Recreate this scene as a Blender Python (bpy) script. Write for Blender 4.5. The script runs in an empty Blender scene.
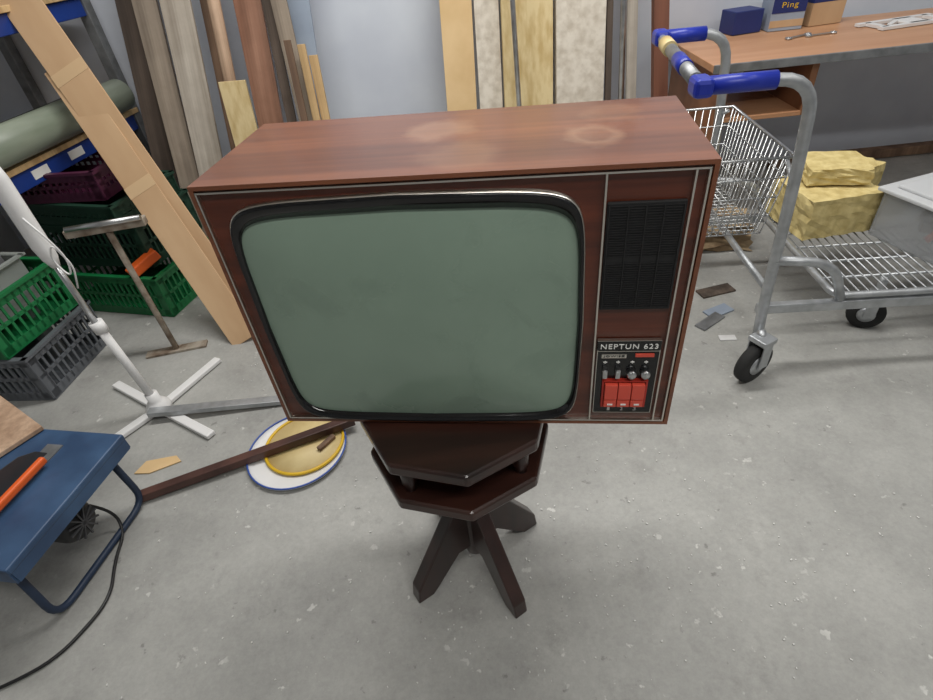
import bpy, bmesh, math, random
from mathutils import Vector, Matrix
random.seed(7)
scene=bpy.context.scene
COL=scene.collection
R=math.radians

# ------------------------------------------------------------ materials
def mat(name,col,rough=.5,metal=0.,var=.0,scale=8.,stretch=(1,1,1),col2=None,bump=0.,coat=0.,detail=4,trans=0.,alpha=1.,spec=.5,lo=.35,hi=.65):
    m=bpy.data.materials.new(name);m.use_nodes=True
    nt=m.node_tree;b=nt.nodes['Principled BSDF']
    b.inputs['Roughness'].default_value=rough;b.inputs['Metallic'].default_value=metal
    b.inputs['Coat Weight'].default_value=coat;b.inputs['Coat Roughness'].default_value=.12
    b.inputs['Specular IOR Level'].default_value=spec
    b.inputs['Transmission Weight'].default_value=trans;b.inputs['Alpha'].default_value=alpha
    c1=(*col,1)
    if col2 is None: col2=tuple(min(1,c*(1-var)) for c in col)
    tc=nt.nodes.new('ShaderNodeTexCoord');mp=nt.nodes.new('ShaderNodeMapping')
    mp.inputs['Scale'].default_value=stretch
    nz=nt.nodes.new('ShaderNodeTexNoise');nz.inputs['Scale'].default_value=scale;nz.inputs['Detail'].default_value=detail
    cr=nt.nodes.new('ShaderNodeValToRGB')
    cr.color_ramp.elements[0].position=lo;cr.color_ramp.elements[0].color=(*col2,1)
    cr.color_ramp.elements[1].position=hi;cr.color_ramp.elements[1].color=c1
    L=nt.links.new
    L(tc.outputs['Object'],mp.inputs['Vector']);L(mp.outputs['Vector'],nz.inputs['Vector'])
    L(nz.outputs['Fac'],cr.inputs['Fac']);L(cr.outputs['Color'],b.inputs['Base Color'])
    if bump>0:
        bp=nt.nodes.new('ShaderNodeBump');bp.inputs['Strength'].default_value=bump;bp.inputs['Distance'].default_value=.01
        L(nz.outputs['Fac'],bp.inputs['Height']);L(bp.outputs['Normal'],b.inputs['Normal'])
    return m
def s2l(*c): return tuple(((x/255)/12.92 if x/255<=.04045 else ((x/255+.055)/1.055)**2.4) for x in c)
def wood(name,c1,c2,rough=.6,axis=2,scale=14,coat=0.,bump=.05,k=.08,lo=.32,hi=.66):
    st=[1,1,1];st[axis]=k
    return mat(name,s2l(*c1),rough,col2=s2l(*c2),scale=scale,stretch=st,coat=coat,bump=bump,detail=8,lo=lo,hi=hi)
# extra fine streaks + large blotches multiplied over a wood
def weather(m,axis,amt=.5,s1=60,s2=4):
    nt=m.node_tree;L=nt.links.new;b=nt.nodes['Principled BSDF'];src=b.inputs['Base Color'].links[0].from_socket
    tc=nt.nodes.new('ShaderNodeTexCoord');mp=nt.nodes.new('ShaderNodeMapping');st=[1,1,1];st[axis]=.03;mp.inputs['Scale'].default_value=st
    L(tc.outputs['Object'],mp.inputs['Vector'])
    for v,s,lo,a in ((mp.outputs['Vector'],s1,.62,amt),(tc.outputs['Object'],s2,.72,amt*.8)):
        n=nt.nodes.new('ShaderNodeTexNoise');n.inputs['Scale'].default_value=s;n.inputs['Detail'].default_value=7;n.inputs['Roughness'].default_value=.65
        L(v,n.inputs['Vector'])
        r=nt.nodes.new('ShaderNodeValToRGB');r.color_ramp.elements[0].position=.36;r.color_ramp.elements[1].position=.6
        r.color_ramp.elements[0].color=(lo,lo*.97,lo*.94,1);r.color_ramp.elements[1].color=(1,1,1,1)
        L(n.outputs['Fac'],r.inputs['Fac'])
        x=nt.nodes.new('ShaderNodeMix');x.data_type='RGBA';x.blend_type='MULTIPLY';x.inputs[0].default_value=min(1,a)
        L(src,x.inputs[6]);L(r.outputs['Color'],x.inputs[7]);src=x.outputs[2]
    L(src,b.inputs['Base Color'])

M={}
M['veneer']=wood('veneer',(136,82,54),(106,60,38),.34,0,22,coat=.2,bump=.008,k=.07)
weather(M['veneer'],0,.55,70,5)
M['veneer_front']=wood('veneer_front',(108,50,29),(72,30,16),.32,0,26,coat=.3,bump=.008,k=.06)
weather(M['veneer_front'],0,.6,90,6)
def stains(m,pts):
    nt=m.node_tree;L=nt.links.new;b=nt.nodes['Principled BSDF'];src=b.inputs['Base Color'].links[0].from_socket
    tc=nt.nodes.new('ShaderNodeTexCoord')
    nz=nt.nodes.new('ShaderNodeTexNoise');nz.inputs['Scale'].default_value=18;nz.inputs['Detail'].default_value=8
    L(tc.outputs['Object'],nz.inputs['Vector'])
    for (p,r,a,ring) in pts:
        vm=nt.nodes.new('ShaderNodeVectorMath');vm.operation='DISTANCE';L(tc.outputs['Object'],vm.inputs[0]);vm.inputs[1].default_value=p
        ad=nt.nodes.new('ShaderNodeMath');ad.operation='MULTIPLY_ADD';L(nz.outputs['Fac'],ad.inputs[0]);ad.inputs[1].default_value=.08;L(vm.outputs['Value'],ad.inputs[2])
        cr=nt.nodes.new('ShaderNodeValToRGB');e=cr.color_ramp.elements
        e[0].position=0;e[0].color=(a*ring,)*3+(1,);e[1].position=1;e[1].color=(0,0,0,1)
        q=(r+.04)
        for pos,v in ((q*.7,a*ring),(q*.88,a),(q*1.2,0)):
            n=e.new(min(.99,pos));n.color=(v,v,v,1)
        L(ad.outputs[0],cr.inputs['Fac'])
        mx=nt.nodes.new('ShaderNodeMix');mx.data_type='RGBA';L(cr.outputs['Color'],mx.inputs[0]);L(src,mx.inputs[6]);mx.inputs[7].default_value=(*s2l(196,160,128),1)
        src=mx.outputs[2]
    L(src,b.inputs['Base Color'])
stains(M['veneer'],[((.34,.19,.484),.045,.26,.8),((.585,.12,.484),.035,.26,.4),((.38,.07,.484),.05,.14,.9),((.62,.22,.484),.04,.14,.8)])
M['blackgloss']=mat('blackgloss',(.008,.008,.009),.12,var=.2)
M['blackplastic']=mat('blackplastic',(.013,.013,.014),.42,var=.3)
M['grille']=mat('grille',(.012,.012,.013),.65,var=.3,scale=120)
M['blackrubber']=mat('blackrubber',(.02,.02,.02),.8,var=.3)
M['silver']=mat('silver',(.75,.72,.66),.28,1.,var=.15)
M['chrome']=mat('chrome',(.62,.63,.64),.3,1.,var=.25,scale=20)
M['galv']=mat('galv',(.50,.52,.54),.42,.75,var=.25,scale=25)
M['steelgrey']=mat('steelgrey',(.30,.31,.32),.45,.6,var=.35,scale=18)
M['whiteplastic']=mat('whiteplastic',(.78,.78,.78),.4,var=.05)
M['white']=mat('whiteink',(.85,.85,.82),.5,var=.03)
M['dust']=mat('dust',(.68,.68,.66),.8,var=.1)
M['red']=mat('redkeys',s2l(222,84,66),.35,var=.1)
M['reddark']=mat('reddark',s2l(180,48,36),.4,var=.1)
M['orange']=mat('orange',s2l(226,98,36),.45,var=.1)
M['blue']=mat('blueplastic',s2l(30,50,165),.35,var=.15)
M['navy']=mat('navybox',s2l(34,48,110),.5,var=.15)
M['bluebeam']=mat('bluebeam',s2l(28,60,140),.45,var=.2)
M['sawblue']=mat('sawblue',s2l(58,86,120),.45,col2=s2l(42,66,98),scale=9,bump=.02)
M['sawdark']=mat('sawdark',s2l(34,50,74),.5,var=.2)
M['mahog']=wood('mahog',(58,33,26),(28,14,12),.3,0,18,coat=.2,bump=.01)
M['mahogz']=wood('mahogz',(54,30,25),(26,13,11),.32,2,18,coat=.2,bump=.01)
M['card']=mat('cardboard',s2l(198,166,130),.85,col2=s2l(182,148,112),scale=6,stretch=(1,1,.3))
M['card2']=mat('cardboardlight',s2l(222,192,146),.85,col2=s2l(208,176,128),scale=5)
M['greywood']=wood('greywood',(176,162,146),(124,112,100),.85,2,10)
M['lightgrey']=wood('lightgreywood',(208,200,188),(160,148,134),.85,2,9)
M['brownwood']=wood('brownwood',(144,116,94),(90,70,58),.8,2,12)
M['darkwood']=wood('darkwood',(108,94,84),(66,58,52),.8,2,12)
M['pinkwood']=wood('pinkwood',(206,176,150),(176,144,118),.7,2,10)
M['redlam']=wood('redlaminate',(176,134,112),(136,94,74),.5,2,16)
M['redpost']=wood('redpost',(124,80,62),(88,52,40),.5,2,16)
M['pine']=wood('pine',(222,192,144),(196,160,112),.7,2,10)
for k_ in ('greywood','lightgrey','brownwood','darkwood','pinkwood','redlam','pine'): weather(M[k_],2,.7,45,5)
M['greyblue']=mat('greyblue',s2l(158,170,186),.6,col2=s2l(138,150,168),scale=4)
M['stone']=mat('plasterboard',s2l(218,210,197),.9,col2=s2l(190,180,165),scale=26,detail=12,bump=.25,lo=.3,hi=.62)
M['osb']=mat('osb',s2l(216,196,150),.85,col2=s2l(190,164,112),scale=30,stretch=(1,1,.3),detail=10,bump=.2,lo=.34,hi=.6)
M['foam']=mat('yellowfoam',s2l(216,198,140),.9,col2=s2l(190,170,112),scale=30,detail=12,bump=.6)
M['crumple']=mat('brownpaper',s2l(178,156,124),.85,col2=s2l(128,106,80),scale=12,bump=.6)
M['desktop']=wood('desktop',(198,152,116),(176,126,90),.4,0,9,k=.1)
M['deskdark']=wood('deskdark',(160,112,80),(128,86,58),.5,0,9,k=.1)
M['green']=mat('greencrate',s2l(22,118,66),.45,var=.2)
M['dkgreen']=mat('darkgreencrate',s2l(28,62,48),.5,var=.2)
M['maroon']=mat('maroon',s2l(78,30,58),.45,var=.2)
M['greycrate']=mat('greycrate',s2l(98,102,108),.5,var=.2)
M['binlight']=mat('binlight',s2l(150,156,152),.4,var=.15)
M['dkgrey']=mat('dkgrey',(.05,.05,.055),.55,var=.3)
M['roll']=mat('plasticroll',s2l(152,160,146),.4,col2=s2l(112,122,106),scale=8,stretch=(1,1,.2))
M['yellow']=mat('yellow',s2l(226,184,40),.4,var=.1)
M['cream']=mat('cream',s2l(222,202,150),.5,col2=s2l(200,176,120),scale=9)
M['tape']=mat('tape',s2l(206,176,138),.35,var=.05)
M['trayblue']=mat('trayblue',s2l(60,90,170),.4,var=.1)
M['rail']=mat('brownrail',s2l(96,66,58),.4,.2,col2=s2l(66,44,40),scale=8)
M['clear']=mat('clearplastic',(.86,.88,.9),.15,trans=.8,var=.03)
M['lid']=mat('lid',(.78,.80,.82),.3,trans=.35,var=.03)
M['junk']=mat('junk',s2l(120,112,104),.7,col2=s2l(60,56,54),scale=12)
M['rust']=mat('rust',s2l(176,166,152),.6,.2,col2=s2l(120,102,86),scale=18)

# TV glass: dusty phosphor tube
m=mat('tubeglass',s2l(137,157,141),.16,col2=s2l(128,148,133),scale=5,detail=6,lo=.3,hi=.75)
M['glass']=m
nt=m.node_tree;b=nt.nodes['Principled BSDF'];L=nt.links.new
nz=nt.nodes.new('ShaderNodeTexNoise');nz.inputs['Scale'].default_value=9;nz.inputs['Detail'].default_value=10;nz.inputs['Distortion'].default_value=.6
tc=nt.nodes.new('ShaderNodeTexCoord');L(tc.outputs['Object'],nz.inputs['Vector'])
mr=nt.nodes.new('ShaderNodeMapRange');mr.inputs['From Min'].default_value=.4;mr.inputs['From Max'].default_value=.7
mr.inputs['To Min'].default_value=.14;mr.inputs['To Max'].default_value=.34
L(nz.outputs['Fac'],mr.inputs['Value']);L(mr.outputs['Result'],b.inputs['Roughness'])
src=b.inputs['Base Color'].links[0].from_socket
cr=nt.nodes.new('ShaderNodeValToRGB');cr.color_ramp.elements[0].position=.56;cr.color_ramp.elements[0].color=(0,0,0,1);cr.color_ramp.elements[1].position=.74;cr.color_ramp.elements[1].color=(.28,.28,.28,1)
L(nz.outputs['Fac'],cr.inputs['Fac'])
mx=nt.nodes.new('ShaderNodeMix');mx.data_type='RGBA';L(cr.outputs['Color'],mx.inputs[0]);L(src,mx.inputs[6]);mx.inputs[7].default_value=(*s2l(98,116,104),1)
L(mx.outputs[2],b.inputs['Base Color'])

# concrete floor
def floor_mat():
    m=bpy.data.materials.new('concrete');m.use_nodes=True;nt=m.node_tree;b=nt.nodes['Principled BSDF'];L=nt.links.new
    tc=nt.nodes.new('ShaderNodeTexCoord')
    def noise(s,d,ro=.55):
        n=nt.nodes.new('ShaderNodeTexNoise');n.inputs['Scale'].default_value=s;n.inputs['Detail'].default_value=d;n.inputs['Roughness'].default_value=ro
        L(tc.outputs['Object'],n.inputs['Vector']);return n
    def ramp(n,a,b_,ca,cb):
        r=nt.nodes.new('ShaderNodeValToRGB');r.color_ramp.elements[0].position=a;r.color_ramp.elements[1].position=b_
        r.color_ramp.elements[0].color=ca;r.color_ramp.elements[1].color=cb;L(n.outputs['Fac'],r.inputs['Fac']);return r
    def mix(t,f,a,b2):
        x=nt.nodes.new('ShaderNodeMix');x.data_type='RGBA';x.blend_type=t
        if isinstance(f,float): x.inputs[0].default_value=f
        else: L(f,x.inputs[0])
        if isinstance(a,tuple): x.inputs[6].default_value=a
        else: L(a,x.inputs[6])
        if isinstance(b2,tuple): x.inputs[7].default_value=b2
        else: L(b2,x.inputs[7])
        return x.outputs[2]
    base=ramp(noise(2.6,10,.68),.32,.68,(*s2l(152,152,149),1),(*s2l(182,182,178),1))
    fine=ramp(noise(90,8,.75),.3,.7,(.76,.76,.76,1),(1,1,1,1))
    c=mix('MULTIPLY',.85,base.outputs['Color'],fine.outputs['Color'])
    spots=ramp(noise(34,4,.5),.67,.70,(0,0,0,1),(.75,.75,.75,1))
    big=ramp(noise(3.5,3),.44,.56,(0,0,0,1),(1,1,1,1))
    f=mix('MULTIPLY',1.,spots.outputs['Color'],big.outputs['Color'])
    c=mix('MIX',f,c,(*s2l(208,208,204),1))
    dk=ramp(noise(7,10,.75),.56,.70,(0,0,0,1),(.6,.6,.6,1))
    c=mix('MIX',dk.outputs['Color'],c,(*s2l(134,133,130),1))
    dk2=ramp(noise(24,6,.6),.66,.72,(0,0,0,1),(.65,.65,.65,1))
    c=mix('MIX',dk2.outputs['Color'],c,(*s2l(112,111,108),1))
    L(c,b.inputs['Base Color'])
    rr=nt.nodes.new('ShaderNodeMapRange');rr.inputs['To Min'].default_value=.42;rr.inputs['To Max'].default_value=.7
    L(noise(5,5).outputs['Fac'],rr.inputs['Value']);L(rr.outputs['Result'],b.inputs['Roughness'])
    return m
M['floor']=floor_mat()
M['wall']=mat('paintedwall',s2l(214,220,230),.8,col2=s2l(202,208,220),scale=3)
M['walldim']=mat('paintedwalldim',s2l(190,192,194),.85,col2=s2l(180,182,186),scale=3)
M['ceil']=mat('ceilingpaint',s2l(218,217,212),.9,var=.03)

# ------------------------------------------------------------ mesh builder
class MB:
    def __init__(s): s.bm=bmesh.new()
    def box(s,c,sz,rot=None,bev=0.,mi=0):
        T=Matrix.Translation(Vector(c))
        if rot is not None: T=T@rot
        T=T@Matrix.Diagonal((sz[0],sz[1],sz[2],1))
        r=bmesh.ops.create_cube(s.bm,size=1,matrix=T)
        vs=r['verts']
        for f in {f for v in vs for f in v.link_faces}: f.material_index=mi
        if bev>0:
            es=list({e for v in vs for e in v.link_edges})
            bmesh.ops.bevel(s.bm,geom=es,offset=bev,segments=2,affect='EDGES',profile=.5)
        return s
    def bar(s,p0,p1,w,t,wd=(1,0,0),bev=0.):
        p0=Vector(p0);p1=Vector(p1);z=(p1-p0);l=z.length;z.normalize()
        x=Vector(wd)-Vector(wd).dot(z)*z;x.normalize();y=z.cross(x)
        rot=Matrix((x,y,z)).transposed().to_4x4()
        return s.box((p0+p1)/2,(w,t,l),rot,bev)
    def tube(s,pts,r,seg=10,fil=0.,closed=False,smooth=True):
        pts=[Vector(p) for p in pts]
        if fil>0 and len(pts)>2:
            q=[] if closed else [pts[0]]
            n=len(pts);rng=range(n) if closed else range(1,n-1)
            for i in rng:
                a,b,c=pts[i-1],pts[i],pts[(i+1)%n]
                f1=min(fil,(a-b).length*.49);f2=min(fil,(c-b).length*.49)
                A=b+(a-b).normalized()*f1;C=b+(c-b).normalized()*f2
                for k in range(7):
                    t=k/6;q.append(A*(1-t)**2+b*2*t*(1-t)+C*t*t)
            if not closed:q.append(pts[-1])
            pts=q
        n=len(pts);rings=[];up=None
        for i in range(n):
            if closed: d=pts[(i+1)%n]-pts[i-1]
            else: d=pts[min(i+1,n-1)]-pts[max(i-1,0)]
            d.normalize()
            if up is None:
                up=Vector((0,0,1)) if abs(d.z)<.9 else Vector((1,0,0))
            x=up-up.dot(d)*d;x.normalize();up=x;y=d.cross(x)
            rr=r[i] if isinstance(r,(list,tuple)) else r
            rings.append([s.bm.verts.new(pts[i]+rr*(math.cos(2*math.pi*k/seg)*x+math.sin(2*math.pi*k/seg)*y)) for k in range(seg)])
        m=n if closed else n-1
        for i in range(m):
            a=rings[i];b=rings[(i+1)%n]
            for k in range(seg):
                f=s.bm.faces.new((a[k],a[(k+1)%seg],b[(k+1)%seg],b[k]));f.smooth=smooth
        if not closed:
            s.bm.faces.new(rings[0][::-1]);s.bm.faces.new(rings[-1])
        return s
    def prism(s,poly,z0,z1,T=None,bev=0.):
        T=T or Matrix.Identity(4)
        a=[s.bm.verts.new(T@Vector((p[0],p[1],z0))) for p in poly]
        b=[s.bm.verts.new(T@Vector((p[0],p[1],z1))) for p in poly]
        n=len(poly);fs=[s.bm.faces.new(a[::-1]),s.bm.faces.new(b)]
        for i in range(n): fs.append(s.bm.faces.new((a[i],a[(i+1)%n],b[(i+1)%n],b[i])))
        if bev>0:
            es=list({e for f in fs for e in f.edges})
            bmesh.ops.bevel(s.bm,geom=es,offset=bev,segments=2,affect='EDGES',profile=.5)
        return s
    def lathe(s,prof,seg=32,T=None):
        T=T or Matrix.Identity(4);rings=[]
        for r,z in prof:
            rings.append([s.bm.verts.new(T@Vector((max(r,1e-4)*math.cos(2*math.pi*k/seg),max(r,1e-4)*math.sin(2*math.pi*k/seg),z))) for k in range(seg)])
        for i in range(len(rings)-1):
            for k in range(seg):
                f=s.bm.faces.new((rings[i][k],rings[i][(k+1)%seg],rings[i+1][(k+1)%seg],rings[i+1][k]));f.smooth=True
        s.bm.faces.new(rings[0][::-1]);s.bm.faces.new(rings[-1]);return s
    def done(s,name,mats,parent=None,T=None,label=None,cat=None,group=None):
        bmesh.ops.recalc_face_normals(s.bm,faces=s.bm.faces)
        me=bpy.data.meshes.new(name);s.bm.to_mesh(me);s.bm.free()
        if not isinstance(mats,(list,tuple)): mats=[mats]
        for m in mats: me.materials.append(M[m] if isinstance(m,str) else m)
        o=bpy.data.objects.new(name,me);COL.objects.link(o)
        if parent: o.parent=parent
        if T is not None: o.matrix_local=T
        if label:o['label']=label
        if cat:o['category']=cat
        if group:o['group']=group
        return o
def root(name,label,cat,loc,rz=0.,group=None):
    o=bpy.data.objects.new(name,None);COL.objects.link(o);o.empty_display_size=.1
    o.location=loc;o.rotation_euler=(0,0,rz);o['label']=label;o['category']=cat
    if group:o['group']=group
    return o
def structure(o): o['kind']='structure'
def TR(loc,rz=0.,rx=0.,ry=0.):
    return Matrix.Translation(Vector(loc))@Matrix.Rotation(rz,4,'Z')@Matrix.Rotation(ry,4,'Y')@Matrix.Rotation(rx,4,'X')
def text(body,w,h,loc,mt,parent,name,rot=(R(90),0,0),lab=None):
    cu=bpy.data.curves.new(name,'FONT');cu.body=body;cu.size=1;cu.extrude=.01;cu.align_x='CENTER';cu.align_y='CENTER';cu.space_character=1.15
    t=bpy.data.objects.new('tmp',cu);COL.objects.link(t)
    dg=bpy.context.evaluated_depsgraph_get();me=bpy.data.meshes.new_from_object(t.evaluated_get(dg))
    bpy.data.objects.remove(t)
    xs=[v.co.x for v in me.vertices];ys=[v.co.y for v in me.vertices]
    cx=(max(xs)+min(xs))/2;cy=(max(ys)+min(ys))/2;sx=w/(max(xs)-min(xs));sy=h/(max(ys)-min(ys))
    for v in me.vertices: v.co=Vector(((v.co.x-cx)*sx,(v.co.y-cy)*sy,v.co.z*.05))
    me.materials.clear();me.materials.append(M[mt])
    o=bpy.data.objects.new(name,me);COL.objects.link(o);o.parent=parent;o.location=loc;o.rotation_euler=rot
    if lab:o['label']=lab
    return o

# ------------------------------------------------------------ room
def slab(name,c,sz,mt):
    o=MB().box((0,0,0),sz).done(name,mt,T=Matrix.Translation(Vector(c)));structure(o);return o
WY=3.15
slab('floor',(.5,.3,-.05),(6.6,6.0,.1),'floor')
slab('wall_back',(.5,WY+.05,1.5),(6.6,.1,3.0),'wall')
slab('wall_left',(-2.65,.3,1.5),(.1,5.8,3.0),'walldim')
slab('wall_right',(3.75,.3,1.5),(.1,5.8,3.0),'walldim')
slab('wall_front',(.5,-2.65,1.5),(6.6,.1,3.0),'walldim')
slab('ceiling',(.5,.3,3.05),(6.6,6.0,.1),'ceil')

# ------------------------------------------------------------ television
tv=root('television','vintage television in brown wood cabinet on a pedestal table','television',(-.3705,.7759,.595),R(-9.9))
W,Hh,D=.727,.485,.288
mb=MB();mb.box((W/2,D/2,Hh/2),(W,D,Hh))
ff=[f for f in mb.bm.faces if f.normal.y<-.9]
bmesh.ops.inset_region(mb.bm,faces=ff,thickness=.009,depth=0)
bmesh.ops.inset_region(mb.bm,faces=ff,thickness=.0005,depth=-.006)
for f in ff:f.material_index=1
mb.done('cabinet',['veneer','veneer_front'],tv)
MB().box((.35,D+.045,.225),(.52,.09,.34),bev=.02).done('back_cover','blackplastic',tv)
def rectring(mb,x0,x1,z0,z1,w,y0,y1):
    for c,s in [(((x0+x1)/2,(y0+y1)/2,z0),(x1-x0+w,y1-y0,w)),(((x0+x1)/2,(y0+y1)/2,z1),(x1-x0+w,y1-y0,w)),((x0,(y0+y1)/2,(z0+z1)/2),(w,y1-y0,z1-z0)),((x1,(y0+y1)/2,(z0+z1)/2),(w,y1-y0,z1-z0))]:
        mb.box(c,s)
mb=MB();rectring(mb,.0090,W-.0105,.0105,Hh-.0105,.0026,-.001,.007)
mb.done('metal_trim','silver',tv)
for x in (.588,.700): MB().box((x,.003,Hh/2),(.0026,.008,Hh-.022)).done('trim_strip','silver',tv)
def outline(cx,cz,a,b,N=128,n=9):
    out=[]
    for i in range(N):
        t=2*math.pi*i/N;c,s_=math.cos(t),math.sin(t)
        x=math.copysign(abs(c)**(2/n),c);z=math.copysign(abs(s_)**(2/n),s_)
        x2=x*(1-.030*z*z);z2=z*(1-.045*x*x)
        out.append((cx+a*x2,cz+b*z2))
    return out
def ringmesh(loops,mb,fillc=False):
    rs=[[mb.bm.verts.new((x,y,z)) for (x,z) in ol] for ol,y in loops]
    n=len(rs[0])
    for i in range(len(rs)-1):
        for k in range(n):
            f=mb.bm.faces.new((rs[i][k],rs[i][(k+1)%n],rs[i+1][(k+1)%n],rs[i+1][k]));f.smooth=True
    if fillc: mb.bm.faces.new(rs[-1])
cx,cz=.3000,.2345;sa,sb,sz=.2590,.2075,cz-.0050
mb=MB();ringmesh([(outline(cx,cz,.2665,.226,n=11),.008),(outline(cx,cz,.2665,.226,n=11),-.004),(outline(cx,cz,.2655,.225,n=11),-.0075),(outline(cx,cz-.001,.264,.2215,n=11),-.0075),(outline(cx,sz,sa,sb,n=11),-.001),(outline(cx,sz,sa,sb,n=11),.010)],mb)
mb.done('screen_bezel','blackgloss',tv,label='glossy black surround of the picture tube')
mb=MB();ringmesh([(outline(cx,cz,.2680,.2275,n=11),.008),(outline(cx,cz,.2680,.2275,n=11),-.0035),(outline(cx,cz,.2665,.226,n=11),-.0045)],mb)
mb.done('bezel_rim','silver',tv)
mb=MB();lp=[]
for i in range(15):
    k=1-i/14.5;lp.append((outline(cx,sz,(sa+.0006)*k,(sb+.0006)*k,n=11-7*(1-k)),.0025-.0175*(1-k**2.2)))
ringmesh(lp,mb,True)
mb.done('screen','glass',tv,label='bulging grey-green picture tube glass with dust smudges')
mb=MB();mb.box((.6435,.003,.3445),(.104,.006,.176),bev=.0015)
for i in range(44):
    z=.3445-.083+i*.166/43
    if abs(i-21.5)<1.2: continue
    mb.box((.6435,-.0006,z),(.096,.0014,.0014))
for x in (.5945,.620,.6435,.667,.6925): mb.box((x,-.0010,.3445),(.0016,.002,.168))
mb.done('speaker_grille','grille',tv,label='black finely ribbed loudspeaker grille')
mb=MB();mb.box((.6425,.002,.106),(.099,.008,.142),bev=.001);mb.box((.6425,.001,.187),(.100,.010,.019),bev=.001)
mb.done('control_panel','blackgloss',tv)
mb=MB();rectring(mb,.593,.692,.034,.197,.0010,-.003,.004);mb.box((.6425,-.0025,.176),(.099,.002,.001));mb.box((.620,-.003,.166),(.040,.003,.008),bev=.0005)
mb.done('panel_frame','silver',tv)
text('NEPTUN 623',.090,.0098,(.6425,-.0048,.187),'white',tv,'name_lettering')
text('JOWISZ',.034,.0045,(.620,-.0049,.166),'blackplastic',tv,'small_lettering')
MB().box((.669,-.003,.167),(.030,.003,.0065),bev=.0005).done('red_marker','red',tv)
for i,x in enumerate((.607,.628,.651,.673)):
    mb=MB()
    if i<2: mb.box((x,-.006,.132),(.008,.014,.018),bev=.0015)
    else: mb.lathe([(.008,0),(.008,.010),(.0065,.013),(0,.013)],20,TR((x,-.001,.130),rx=R(90)))
    mb.box((x,-.012 if i<2 else -.0145,.132),(.0018,.003,.012))
    mb.done('tuning_knob',['chrome'],tv)
mb=MB()
for x in (.607,.628,.651,.673):
    mb.box((x,-.0025,.152),(.006,.001,.0018));mb.box((x,-.0025,.152),(.0018,.001,.005))
mb.done('control_marks','white',tv)
mb=MB();rectring(mb,.606,.678,.055,.114,.003,-.009,-.001);mb.box((.642,-.0025,.083),(.072,.003,.057));mb.done('key_housing','reddark',tv)
for x in (.6195,.642,.6645):
    MB().box((x,-.0085,.0925),(.0212,.012,.034),bev=.0012).done('channel_key','red',tv)
    MB().box((x,-.008,.0650),(.0212,.011,.016),bev=.0012).done('channel_key','red',tv)
    MB().box((x,-.014,.064),(.009,.001,.003)).done('key_mark','white',tv)
for x,c in ((.6195,'1'),(.642,'2'),(.6645,'3')):
    text(c,.0045,.008,(x,-.0032,.0435),'white',tv,'channel_digit')

# ------------------------------------------------------------ pedestal table
TC=Vector((-.036,.780,0))
tb=root('pedestal_table','dark mahogany octagonal two-tier pedestal table under the television','table',TC,0)
def octo(r,ph): return [(r*math.cos(R(ph+45*i)),r*math.sin(R(ph+45*i))) for i in range(8)]
ph=-109.4+22.5
MB().prism(octo(.195,ph),.564,.594,bev=.006).done('table_top','mahog',tb)
MB().prism(octo(.193,ph),.455,.484,bev=.006).done('lower_shelf','mahog',tb)
for a in (ph-45,ph+45,ph+135,ph+225):
    x,y=.155*math.cos(R(a)),.155*math.sin(R(a))
    MB().lathe([(.012,.482),(.012,.495),(.016,.505),(.016,.540),(.012,.55),(.012,.566)],16,TR((x,y,0))).done('shelf_support','mahogz',tb)
MB().lathe([(.020,.05),(.026,.06),(.03,.1),(.03,.26),(.024,.275),(.032,.30),(.024,.34),(.028,.40),(.045,.435),(.045,.457)],24).done('column','mahogz',tb)
for a in (-60.6,-150.6,29.4,119.4):
    prof=[(.022,.285),(.05,.275),(.185,.05),(.192,0),(.146,0),(.138,.02),(.06,.11),(.022,.10)]
    T=Matrix.Rotation(R(a),4,'Z')@Matrix.Rotation(R(90),4,'X')
    MB().prism(prof,-.018,.018,T,bev=.004).done('leg','mahogz',tb)

# ------------------------------------------------------------ leaning planks
def plank(name,p0,p1,w,t,mt,label,cat='plank',group=None,twist=0.,bev=.002,round_=False):
    p0=Vector(p0);p1=Vector(p1);z=(p1-p0);l=z.length;z.normalize()
    x=Vector((1,0,0));x=x-x.dot(z)*z;x.normalize();y=z.cross(x)
    Mx=Matrix((x,y,z)).transposed().to_4x4()
    Mx=Matrix.Translation((p0+p1)/2)@Mx@Matrix.Rotation(twist,4,'Z')
    mb=MB()
    if round_: mb.tube([(0,0,-l/2),(0,0,l/2)],w,14)
    else: mb.box((0,0,0),(w,t,l),bev=bev)
    return mb.done(name,mt,T=Mx,label=label,cat=cat,group=group)
def lean(name,xa,xb,w,mt,label,t=.02,top=1.9,yb=2.76,cat='plank',dy=0.,**k):
    s=(xa-xb)/.65;x0=xb-.5*s;x1=xb+(top-.5)*s
    ytop=yb+.16*top
    return plank(name,(x0,yb+dy,.008),(x1,ytop+dy,top),w,t,mt,label,cat,group='planks leaning against the wall' if cat=='plank' else None,**k)
lean('plank',-1.335,-1.43,.10,'darkwood','dark weathered wooden plank leaning on the wall',yb=2.80)
lean('plank',-1.225,-1.29,.105,'greywood','grey-brown weathered plank leaning on the wall',yb=2.72)
lean('plank',-1.085,-1.16,.13,'lightgrey','wide pale grey plank leaning on the wall',yb=2.70)
lean('plank',-.985,-1.05,.05,'brownwood','narrow brown batten leaning on the wall',yb=2.80)
lean('pole',-.92,-.98,.028,'pinkwood','round pale wooden pole leaning on the wall',cat='pole',round_=True,yb=2.70)
lean('board',-.90,-.92,.12,'osb','short yellow particle board leaning among planks',cat='board',top=.85,yb=2.60)
lean('plank',-.80,-.85,.125,'redlam','reddish brown laminate board leaning on the wall',yb=2.80)
lean('plank',-.705,-.73,.045,'darkwood','narrow dark plank leaning on the wall',yb=2.76)
lean('plank',-.645,-.645,.07,'greywood','grey weathered plank leaning on the wall',yb=2.72)
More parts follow.
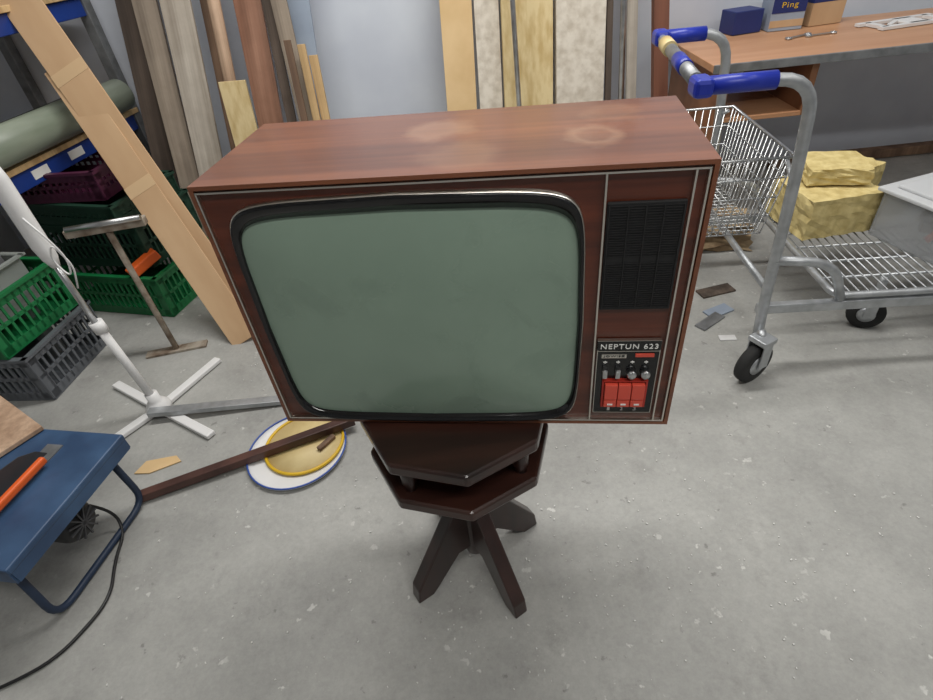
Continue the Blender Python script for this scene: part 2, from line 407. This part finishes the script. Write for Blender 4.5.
lean('board',-.575,-.62,.10,'greyblue','blue-grey laminate board leaning on the wall',cat='board',yb=2.82)
lean('plank',-.575,-.585,.035,'pine','short narrow pine batten leaning on the wall',top=.95,yb=2.66)
lean('plank',-.535,-.545,.04,'pine','short pine batten with pale end leaning on wall',top=.90,yb=2.68)
lean('plank',-.62,-.63,.03,'brownwood','short brown batten leaning on the wall',top=.98,yb=2.60)
lean('cardboard_sheet',.145,.12,.15,'card2','flat beige cardboard sheet standing against the wall',cat='cardboard',t=.008,yb=2.80)
lean('insulation_board',.285,.27,.115,'stone','mottled off-white board standing against the wall',cat='board',yb=2.80)
lean('insulation_board',.47,.455,.24,'osb','flaky yellow particle board standing against the wall',cat='board',yb=2.77,t=.04)
lean('insulation_board',.72,.71,.235,'stone','crumbling off-white slab standing against the wall',cat='board',yb=2.77,t=.05)
lean('metal_pipe',.385,.395,.012,'chrome','thin shiny steel pipe leaning on the boards',cat='pipe',round_=True,yb=2.66,top=2.1)
lean('metal_pipe',.905,.91,.014,'chrome','thin steel pipe leaning on the wall',cat='pipe',round_=True,yb=2.72,top=2.1)
lean('plank',.862,.862,.03,'darkwood','narrow dark strip added as the shaded gap beside the slab',yb=2.79)  # added strip: its dark colour stands in for shade between slab and pipe
lean('plank',1.05,1.09,.07,'redpost','reddish brown post leaning on the wall',yb=2.68,t=.04)
lean('plank',.965,.985,.05,'lightgrey','pale plank standing against the wall',yb=2.80)
# big cardboard strips
s1=plank('cardboard_strip',(-.935,1.90,.008),(-1.49,2.51,1.02),.125,.008,'card','long tan cardboard strip leaning on the shelf rack','cardboard',group='long cardboard strips')
s2=plank('cardboard_strip',(-.93,1.97,.008),(-1.655,2.70,1.414),.15,.008,'card','long tan cardboard strip with tape behind another strip','cardboard',group='long cardboard strips')
MB().box((0,-.0045,.10),(.126,.001,.05)).done('tape_band','tape',s1)
MB().box((0,-.0045,.35),(.151,.001,.05)).done('tape_band','tape',s2)

# ------------------------------------------------------------ shelf rack
rk=root('shelf_rack','blue metal shelf rack with wooden shelves along the wall','shelf rack',(-1.76,1.95,0),R(-11))
for y in (.0,1.1):
    for x in (0,-.5):
        MB().box((x,y,1.0),(.05,.05,2.0),bev=.003).done('post','steelgrey',rk)
for z in (.70,1.20,1.75):
    for x in (.0,-.5):
        MB().box((x,.55,z-.03),(.03,1.05,.07),bev=.003).done('beam','bluebeam',rk)
    MB().box((-.25,.55,z+.018),(.56,1.12,.022),bev=.002).done('shelf_board','pine',rk)
for y in (.18,.40,.62): MB().box((.016,y,.672),(.002,.09,.035)).done('label_tag','white',rk)
mb=MB();mb.tube([(0,0,-.56),(0,0,.56)],.07,24)
mb.done('plastic_roll','roll',T=TR((-1.65,2.40,.81),R(-13),rx=R(90)),label='long greenish plastic roll lying on the rack shelf',cat='roll')
MB().tube([(0,0,-.5),(0,0,.5)],.05,24).done('plastic_roll','dkgrey',T=TR((-1.86,2.45,.785),R(-11),rx=R(90)),label='dark foil roll lying on the rack shelf',cat='roll')
MB().box((0,0,0),(.34,.55,.18),bev=.01).done('storage_box','dkgrey',T=TR((-1.88,2.55,1.32),R(-11)),label='dark box standing on the upper rack shelf',cat='box')

# ------------------------------------------------------------ crates
def crate(loc,rz,mt,label,L=.58,Wd=.38,H=.21,tilt=(0,0),group='plastic storage crates'):
    mb=MB();t=.006
    mb.box((0,0,t),(L-.02,Wd-.02,.008))
    for (cx_,cy_,ln,hor) in ((0,-Wd/2,L,1),(0,Wd/2,L,1),(-L/2,0,Wd,0),(L/2,0,Wd,0)):
        def bx(u,z,du,dz,th=t):
            c=(cx_+u,cy_,z) if hor else (cx_,cy_+u,z)
            mb.box(c,(du,th,dz) if hor else (th,du,dz))
        bx(0,.02,ln,.04);bx(0,H-.025,ln,.03);bx(0,H-.006,ln+.02,.012,.022);bx(0,H*.52,ln,.014)
        n=int(ln/.03)
        for i in range(n+1): bx(-ln/2+ln*i/n,H/2,.010,H-.02)
        bx(-ln/2+.02,H/2,.04,H-.01);bx(ln/2-.02,H/2,.04,H-.01)
    return mb.done('storage_crate',mt,T=TR(loc,rz,tilt[0],tilt[1]),label=label,cat='crate',group=group)
crate((-1.90,1.89,.002),R(-8),'greycrate','grey slotted plastic crate standing on the floor')
crate((-1.93,1.92,.216),R(-14),'green','bright green plastic crate stacked on a grey crate')
crate((-1.56,2.44,.002),R(-18),'green','bright green slotted plastic crate on the floor')
crate((-1.60,2.53,.216),R(-16),'dkgreen','dark green plastic crate stacked on a green crate')
crate((-1.62,2.52,.43),R(-20),'dkgreen','dark green shallow crate near the top of the stack',H=.10)
crate((-1.67,2.52,.533),R(-10),'maroon','dark maroon plastic crate on top of stacked crates',L=.5,Wd=.34,H=.125)
mb=MB()
for c,s_ in (((0,0,.004),(.44,.26,.006)),((0,-.14,.09),(.46,.005,.18)),((0,.14,.09),(.46,.005,.18)),((-.23,0,.09),(.005,.28,.18)),((.23,0,.09),(.005,.28,.18)),((0,-.15,.178),(.50,.02,.008)),((0,.15,.178),(.50,.02,.008)),((-.24,0,.178),(.02,.3,.008)),((.24,0,.178),(.02,.3,.008))): mb.box(c,s_)
mb.done('storage_bin','binlight',T=TR((-1.94,1.90,.30),R(-14)),label='pale grey open plastic bin inside a green crate',cat='bin')
MB().box((0,0,0),(.15,.05,.045),bev=.006).done('brick','orange',T=TR((-1.395,2.235,.258),R(45),ry=R(-18)),label='orange block resting on a green crate',cat='block')

# ------------------------------------------------------------ small T stand
ts=root('metal_stand','rusty T-shaped metal stand on the floor beside crates','stand',(-1.235,1.90,0),R(8))
MB().box((0,0,.006),(.25,.045,.012),bev=.002).done('base_plate','rust',ts)
MB().tube([(0,0,.01),(-.02,.02,.56)],.012,10).done('upright','rust',ts)
MB().box((-.02,.02,.575),(.28,.04,.03),bev=.004).done('crossbar','rust',ts)
MB().tube([(-.14,-.01,.60),(.12,-.01,.60)],.010,10).done('top_rod','chrome',ts)

# ------------------------------------------------------------ fan stand
fs=root('fan_stand','white pedestal fan stand with crossed feet and hanging cord','fan stand',(-1.167,1.523,0),0)
MB().lathe([(.045,.012),(.045,.03),(.03,.05),(.022,.06),(.022,.09),(0,.09)],24).done('hub','whiteplastic',fs)
for ex,ey in ((.16,.29),(-.13,-.16),(-.26,.19),(.24,-.17)):
    v=Vector((ex,ey,0)).normalized()*.30
    MB().bar((0,0,.014),(v.x,v.y,.012),.034,.018,wd=(-v.y,v.x,0),bev=.004).done('foot','whiteplastic',fs)
MB().tube([(0,0,.05),(-.03,0,.41)],.0145,14).done('lower_tube','whiteplastic',fs)
MB().tube([(-.026,0,.38),(-.03,0,.42)],.022,14).done('collar','whiteplastic',fs)
MB().tube([(-.03,0,.40),(-.038,0,.66)],.010,14).done('inner_tube','chrome',fs)
MB().tube([(-.038,0,.63),(-.039,0,.66),(-.042,0,.70),(-.042,0,.90),(-.042,0,.96)],[.012,.022,.026,.026,.018],18).done('upper_housing','whiteplastic',fs)
MB().tube([(-.042,0,.95),(-.045,0,1.05)],.012,14).done('neck','whiteplastic',fs)
MB().lathe([(0,-.05),(.04,-.04),(.05,0),(.04,.04),(0,.05)],20,TR((-.045,.0,1.09))).done('motor_housing','whiteplastic',fs)
MB().tube([(-.02,-.03,.80),(.02,-.035,.72),(.03,-.03,.66),(.01,-.03,.60),(-.02,-.025,.66),(.01,-.03,.72),(.035,-.03,.64),(.0,-.02,.56)],.0028,8,fil=.03).done('cord','whiteplastic',fs)

# ------------------------------------------------------------ table saw
sw=root('table_saw','small blue table saw with tube legs on the floor','table saw',(-1.280,.965,0),R(-13.6))
mb=MB();mb.box((0,0,.29),(.5,.41,.02),bev=.004);mb.box((0,-.20,.27),(.49,.01,.05));mb.box((0,.20,.27),(.49,.01,.05));mb.box((.243,0,.27),(.01,.40,.05));mb.box((-.243,0,.27),(.01,.40,.05))
mb.done('saw_table','sawblue',sw)
MB().box((.075,0,.3015),(.05,.30,.003)).done('blade_insert','steelgrey',sw)
MB().box((.110,-.0,.324),(.018,.17,.020),bev=.005).done('blade_guard','orange',sw)
MB().prism([(-.11,.0),(-.09,.03),(-.05,.055),(0,.065),(.05,.055),(.09,.03),(.11,0)],-.0015,.0015,TR((.075,.01,.302),R(90),rx=R(90))).done('saw_blade','dkgrey',sw)
for x in (.18,-.18):
    MB().tube([(x,.17,.27),(x+.0,.185,.012),(x+.0,-.185,.012),(x,-.17,.27)],.010,12,fil=.06).done('leg_frame','sawdark',sw)
mb=MB();mb.lathe([(0,0),(.05,0),(.055,.01),(.055,.14),(.045,.16),(0,.165)],28,TR((.06,-.01,.19),ry=R(90)))
mb.done('motor','blackplastic',sw)
mb=MB()
for k in range(12):
    a=k*math.pi/6;mb.bar((.228,-.01,.19),(.228,-.01+.045*math.cos(a),.19+.045*math.sin(a)),.006,.004)
mb.done('motor_fan','dkgrey',sw)
MB().box((-.05,0,.20),(.2,.2,.14),bev=.01).done('motor_housing','sawblue',sw)
def W2L(o,p): return (TR(o.location,o.rotation_euler.z)).inverted()@Vector(p)
cord=[(-1.15,.99,.18),(-1.10,1.03,.06),(-1.08,.99,.006),(-1.07,.90,.006),(-1.03,.78,.006),(-1.10,.64,.006),(-1.22,.58,.006),(-1.4,.55,.006)]
MB().tube([W2L(sw,p) for p in cord],.0045,8,fil=.06).done('power_cord','blackplastic',sw)
MB().box((0,0,0),(.30,.19,.014),bev=.002).done('wood_offcut','pinkwood',T=TR((-1.415,1.175,.310),R(-37)),label='tan wood offcut lying on the saw table',cat='board')

# ------------------------------------------------------------ floor bits
MB().bar((-1.075,1.105,.022),(-.41,1.315,.040),.03,.03,wd=(0,0,1),bev=.003).done('metal_rail','rail',label='long brown metal rail lying on the concrete floor',cat='rail')
MB().bar((-1.178,1.475,.040),(-.66,1.485,.014),.02,.034,wd=(0,0,1),bev=.002).done('metal_rail','galv',label='silver aluminium rail lying across the fan feet',cat='rail')
tr=root('round_tray','round white blue-rimmed tray with yellow lid on the floor','tray',(-.60,1.235,0),0)
MB().lathe([(0,.002),(.150,.002),(.165,.012),(.165,.016),(.148,.008),(0,.008)],48).done('tray','whiteplastic',tr)
MB().tube([(.163*math.cos(2*math.pi*i/48),.163*math.sin(2*math.pi*i/48),.016) for i in range(48)],.003,8,closed=True).done('rim','trayblue',tr)
MB().lathe([(0,.009),(.128,.009),(.128,.015),(0,.015)],48,TR((.022,.022,0))).done('lid','cream',tr)
MB().tube([(.022+.130*math.cos(2*math.pi*i/48),.022+.130*math.sin(2*math.pi*i/48),.0155) for i in range(48)],.0055,8,closed=True).done('lid_rim','yellow',tr)
MB().box((0,0,.0),(.07,.018,.012),bev=.002).done('wood_scrap','brownwood',T=TR((-.50,1.24,.024),R(50)),label='small wooden scrap on the round tray',cat='scrap')
MB().prism([(-.08,-.015),(-.03,-.03),(.07,-.01),(.05,.022),(-.05,.03)],.0,.004).done('paper_scrap','card2',T=TR((-1.07,1.25,.001),R(10)),label='torn pale paper scrap on the concrete floor',cat='scrap')
MB().box((0,0,.004),(.11,.055,.006)).done('flat_scrap','greyblue',T=TR((1.03,1.72,0),R(20)),label='flat grey offcut on the floor by the cart',cat='scrap')
MB().box((0,0,.004),(.15,.06,.008)).done('flat_scrap','darkwood',T=TR((1.08,1.86,0),R(10)),label='flat dark offcut on the floor by the cart',cat='scrap')
MB().box((0,0,.004),(.13,.045,.008)).done('flat_scrap','steelgrey',T=TR((.97,1.66,0),R(32)),label='flat grey metal offcut on the floor by the cart',cat='scrap')
MB().box((0,0,.003),(.06,.03,.005)).done('flat_scrap','whiteplastic',T=TR((.99,1.55,0),R(-8)),label='small white offcut on the concrete floor',cat='scrap')
mb=MB()
for i in range(520):
    x=random.uniform(-1.0,1.6);y=random.uniform(.35,1.9)
    if random.random()<.5:
        x=random.gauss(.35,.35);y=random.gauss(.70,.22)
    s_=random.uniform(.001,.0034)
    mb.box((x,y,s_/2),(s_*random.uniform(1,2),s_,s_),Matrix.Rotation(random.random()*3,4,'Z'))
o=mb.done('dust_crumbs','dust',label='tiny white plaster crumbs scattered on the floor',cat='debris');o['kind']='stuff'

# ------------------------------------------------------------ trolley
ct=root('platform_trolley','grey steel shopping trolley with blue grips and wire basket','trolley',(1.0,1.42,0),R(-6))
YW=.64;r=.0165;HZ=.945
for y in (0,YW):
    MB().tube([(-.24,y,HZ),(-.040,y,HZ),(-.015,y,.62),(.0,y,.26),(-.02,y-.06 if y==0 else y+.03,.15)],r,14,fil=.10).done('side_tube','galv',ct)
xn,xf=-.325,-.270
MB().tube([(-.24,0,HZ),(xn,0,HZ),(xf,YW,HZ),(-.2,YW,HZ)],r*.9,14,fil=.03).done('push_bar','galv',ct)
for x,y,x2 in ((xn,0,-.140),(xf,YW,-.12)):
    MB().tube([(x+.01,y,HZ),(x2,y,HZ)],.023,18).done('grip','blue',ct,label='blue plastic handle grip')
    MB().box((x,y,HZ),(.05,.07,.048),bev=.012).done('grip_joint','blue',ct)
def bar_at(v): return (xn+(xf-xn)*v,YW*v,HZ)
MB().tube([bar_at(.70),bar_at(.84)],.024,16).done('tape_wrap','cream',ct)
MB().tube([bar_at(.10),bar_at(.68)],.019,16).done('push_bar_sleeve','steelgrey',ct)
MB().tube([bar_at(.30),bar_at(.48)],.022,16).done('blue_sleeve','blue',ct)
mb=MB();w=.0024
x0,x1,y0,y1,zb,zt=-.33,.02,.10,.62,.44,.70
ins=.03
def bk(u,v,t):
    i=ins*(1-t);return (x0+i+(x1-x0-2*i)*u,y0+i+(y1-y0-2*i)*v,zb+(zt-zb)*t)
for t in (0,.25,.5,.75,1):
    mb.tube([bk(0,0,t),bk(1,0,t),bk(1,1,t),bk(0,1,t)],.005 if t==1 else w,6,closed=True)
n=13
for i in range(n+1):
    u=i/n;mb.tube([bk(u,0,1),bk(u,0,0),bk(u,1,0),bk(u,1,1)],w,5)
n=18
for i in range(n+1):
    v=i/n;mb.tube([bk(0,v,1),bk(0,v,0),bk(1,v,0),bk(1,v,1)],w,5)
mb.done('wire_basket','chrome',ct)
for y in (0,YW): MB().tube([(-.02,y,.66),(0,y+(.11 if y==0 else -.03),.69)],.007,8).done('basket_bracket','galv',ct)
MB().tube([(0,0,.30),(0,YW,.30)],.012,10).done('cross_tube','galv',ct)
PX0,PX1=.22,1.35;PZ=.262
mb=MB();mb.tube([(PX0,0,PZ),(PX1,0,PZ),(PX1,YW,PZ),(PX0,YW,PZ)],.012,12,closed=True,fil=.05)
mb.done('platform_frame','galv',ct)
for y in (-.002,YW):
    MB().box(((PX0-.24+PX1)/2,y,PZ-.032),(PX1-PX0+.24,.026,.034),bev=.004).done('platform_rail','galv',ct)
    MB().tube([(PX0+.02,y,PZ-.01),(PX0-.04,y,PZ+.13),(-.01,y,PZ+.15)],.015,12,fil=.09).done('bent_brace','galv',ct)
mb=MB()
for i in range(38):
    x=PX0+.02+(PX1-PX0-.04)*i/37;mb.tube([(x,0,PZ+.006),(x,YW,PZ+.006)],.003,5)
for i in range(1,6): mb.tube([(PX0,YW*i/6,PZ),(PX1,YW*i/6,PZ)],.005,6)
mb.done('platform_mesh','galv',ct)
for (x,y,q) in ((-.03,-.10,1.2),(-.03,YW+.06,1.),(.47,.16,1.),(1.25,.10,1.),(1.25,YW-.06,1.)):
    zc=.063*q;S=Matrix.Scale(q,4)
    T=TR((x,y,zc),R(-25 if q==1 else 30),rx=R(90))@S
    MB().lathe([(0,-.014),(.045,-.016),(.060,-.013),(.062,-.006),(.062,.006),(.060,.013),(.045,.016),(0,.014)],28,T).done('caster_wheel','blackrubber',ct)
    T2=TR((x,y,zc),R(-25 if q==1 else 30))@S
    rr=Matrix.Rotation(R(-25 if q==1 else 30),4,'Z')
    mb=MB()
    mb.lathe([(0,-.02),(.012,-.02),(.03,-.018),(.03,.018),(.012,.02),(0,.02)],18,T)
    for sgn in (-1,1):
        mb.box(T2@Vector((.008,sgn*.024,.035)),(.035*q,.004,.085*q),rr)
    mb.box(T2@Vector((.01,0,.08)),(.05*q,.056*q,.02),rr,bev=.004)
    hz=PZ-.04 if x>.1 else .19
    mb.tube([T2@Vector((.01,0,.075)),Vector((x+.01,y if x>.1 else y+(.03 if y<0 else -.02),hz))],.014,10)
    mb.done('caster_fork','galv',ct)
def blob(name,sz,T,mt,label,cat,amp=.012,sub=6):
    bm=bmesh.new();bmesh.ops.create_cube(bm,size=1);bmesh.ops.subdivide_edges(bm,edges=bm.edges[:],cuts=sub,use_grid_fill=True)
    for v in bm.verts:
        v.co=Vector((v.co.x*sz[0],v.co.y*sz[1],v.co.z*sz[2]))+Vector((random.uniform(-amp,amp),random.uniform(-amp,amp),random.uniform(-amp*.5,amp*.5) if v.co.z>-.45 else 0))
    mb=MB();mb.bm.free();mb.bm=bm
    return mb.done(name,mt,T=T,label=label,cat=cat)
blob('foam_block',(.28,.25,.15),TR((1.43,1.87,PZ+.010+.080),R(4)),'foam','rough yellow foam block on the trolley platform','foam',.005)
blob('foam_block',(.21,.18,.06),TR((1.46,1.92,PZ+.010+.160+.034),R(-14)),'foam','smaller yellow foam piece stacked on another block','foam',.005)
blob('foam_block',(.09,.14,.17),TR((1.63,2.00,PZ+.010+.090),R(20)),'foam','small upright yellow foam offcut on the trolley platform','foam',.005)
blob('crumpled_paper',(.42,.20,.13),TR((1.17,2.28,.07),R(-10)),'crumple','crumpled brown packing paper on the floor behind the trolley','paper',.02)
bx=root('plastic_box','clear plastic storage box with lid on the trolley platform','storage box',(1.765,1.655,PZ+.011),R(14))
mb=MB()
for c,s_ in (((0,0,.003),(.38,.26,.005)),((0,-.13,.085),(.38,.004,.17)),((0,.13,.085),(.38,.004,.17)),((-.19,0,.085),(.004,.26,.17)),((.19,0,.085),(.004,.26,.17))): mb.box(c,s_)
mb.done('body','clear',bx)
mb=MB();mb.box((0,0,.175),(.42,.30,.014),bev=.004);mb.box((0,0,.187),(.34,.22,.012),bev=.004);mb.done('lid','lid',bx)
mb=MB()
for i in range(14):
    mb.box((random.uniform(-.14,.14),random.uniform(-.09,.09),random.uniform(.03,.09)),(random.uniform(.03,.09),random.uniform(.02,.06),random.uniform(.02,.05)),Matrix.Rotation(random.random()*3,4,'Z'))
mb.done('contents','junk',bx);MB().tube([(-.16,-.05,.05),(-.12,-.08,.12)],.012,10).done('orange_tool','orange',bx)

# ------------------------------------------------------------ workbench
dk=root('workbench','wood laminate workbench with shelf compartment against the wall','workbench',(1.22,2.42,0),R(-3))
MB().box((1.2,.34,.735),(2.5,.68,.03),bev=.003).done('worktop','desktop',dk)
MB().box((1.2,-.004,.735),(2.5,.012,.034),bev=.002).done('edge_strip','steelgrey',dk)
MB().box((.02,.34,.36),(.03,.66,.72),bev=.002).done('side_panel','deskdark',dk)
MB().box((.40,.34,.61),(.03,.62,.22),bev=.002).done('divider','deskdark',dk)
MB().box((.21,.34,.51),(.40,.62,.02),bev=.002).done('under_shelf','desktop',dk)
MB().box((2.4,.34,.36),(.03,.66,.72),bev=.002).done('side_panel','deskdark',dk)
bxp=root('printed_box','small grey box with yellow lettering on the workbench','box',(1.73,2.97,.752),R(-4))
MB().box((0,0,.08),(.16,.12,.16),bev=.002).done('body','greyblue',bxp)
MB().box((0,-.0605,.105),(.158,.002,.06)).done('dark_print','navy',bxp)
text('Ping',.075,.030,(.0,-.0625,.105),'yellow',bxp,'lettering')
MB().box((0,-.0605,.03),(.158,.002,.03)).done('brown_print','card',bxp)
MB().box((0,0,.05),(.15,.12,.10),bev=.004).done('small_box','navy',T=TR((1.54,2.99,.752),R(8)),label='dark blue small box on the workbench',cat='box')
b2=root('two_tone_box','brown and blue cardboard box on the workbench','box',(1.93,2.99,.752),R(5))
MB().box((0,0,.05),(.17,.12,.10),bev=.002).done('body','card',b2)
MB().box((0,0,.115),(.172,.122,.035),bev=.002).done('box_lid','navy',b2)
wb=MB();wb.box((0,0,.006),(.38,.03,.012));wb.box((-.14,-.06,.006),(.03,.12,.012));wb.box((.03,-.06,.006),(.10,.13,.012),bev=.004);wb.box((.15,-.06,.006),(.03,.12,.012));wb.box((0,-.12,.006),(.34,.03,.012));wb.box((-.06,-.06,.006),(.10,.02,.012),Matrix.Rotation(R(35),4,'Z'))
wb.done('plastic_bracket','whiteplastic',T=TR((2.20,2.82,.753),R(6)),label='flat white plastic mounting bracket on the workbench',cat='bracket')
for i,(x,y,a) in enumerate(((1.70,2.74,20),(1.80,2.73,5))):
    mb=MB();mb.box((0,0,.004),(.11,.012,.006),bev=.002)
    for e in (-.06,.06): mb.tube([(e+.013*math.cos(t),.013*math.sin(t),.004) for t in [k*math.pi/5 for k in range(10)]],.004,6,closed=True)
    mb.done('wrench','chrome',T=TR((x,y,.752),R(a)),label='small chrome wrench lying on the workbench',cat='wrench',group='wrenches on the workbench')
MB().bar((1.9,3.03,.03),(3.2,2.98,.03),.06,.05,wd=(0,1,0),bev=.003).done('timber_beam','brownwood',label='brown timber beam lying along the wall',cat='beam')

# ------------------------------------------------------------ lights
def area(loc,sx,sy,e,rot=(0,0,0),col=(1,.98,.94)):
    l=bpy.data.lights.new('lamp','AREA');l.shape='RECTANGLE';l.size=sx;l.size_y=sy;l.energy=e;l.color=col
    o=bpy.data.objects.new('ceiling_lamp',l);COL.objects.link(o);o.location=loc;o.rotation_euler=rot
    return o
area((.1,1.9,2.93),2.6,.18,68)
area((.7,-.5,2.93),2.2,.18,40)
area((2.6,.9,2.93),.2,2.0,12)
wd=bpy.data.worlds.new('w');scene.world=wd;wd.use_nodes=True
wd.node_tree.nodes['Background'].inputs[0].default_value=(.8,.85,.9,1);wd.node_tree.nodes['Background'].inputs[1].default_value=.3
scene.view_settings.view_transform='Standard'
scene.view_settings.look='None'
scene.view_settings.exposure=0

# ------------------------------------------------------------ camera
cam=bpy.data.cameras.new('cam');co=bpy.data.objects.new('camera',cam);COL.objects.link(co)
cam.sensor_fit='HORIZONTAL';cam.sensor_width=36;cam.lens=36*540/933;cam.clip_start=.02
th=R(39);ro=R(6.8)
fwd=Vector((0,math.cos(th),-math.sin(th)));rt=Vector((1,0,0));up=Vector((0,math.sin(th),math.cos(th)))
X=rt*math.cos(ro)-up*math.sin(ro);Y=up*math.cos(ro)+rt*math.sin(ro)
co.matrix_world=Matrix.Translation((0,0,1.35))@Matrix((X,Y,-fwd)).transposed().to_4x4()
scene.camera=co
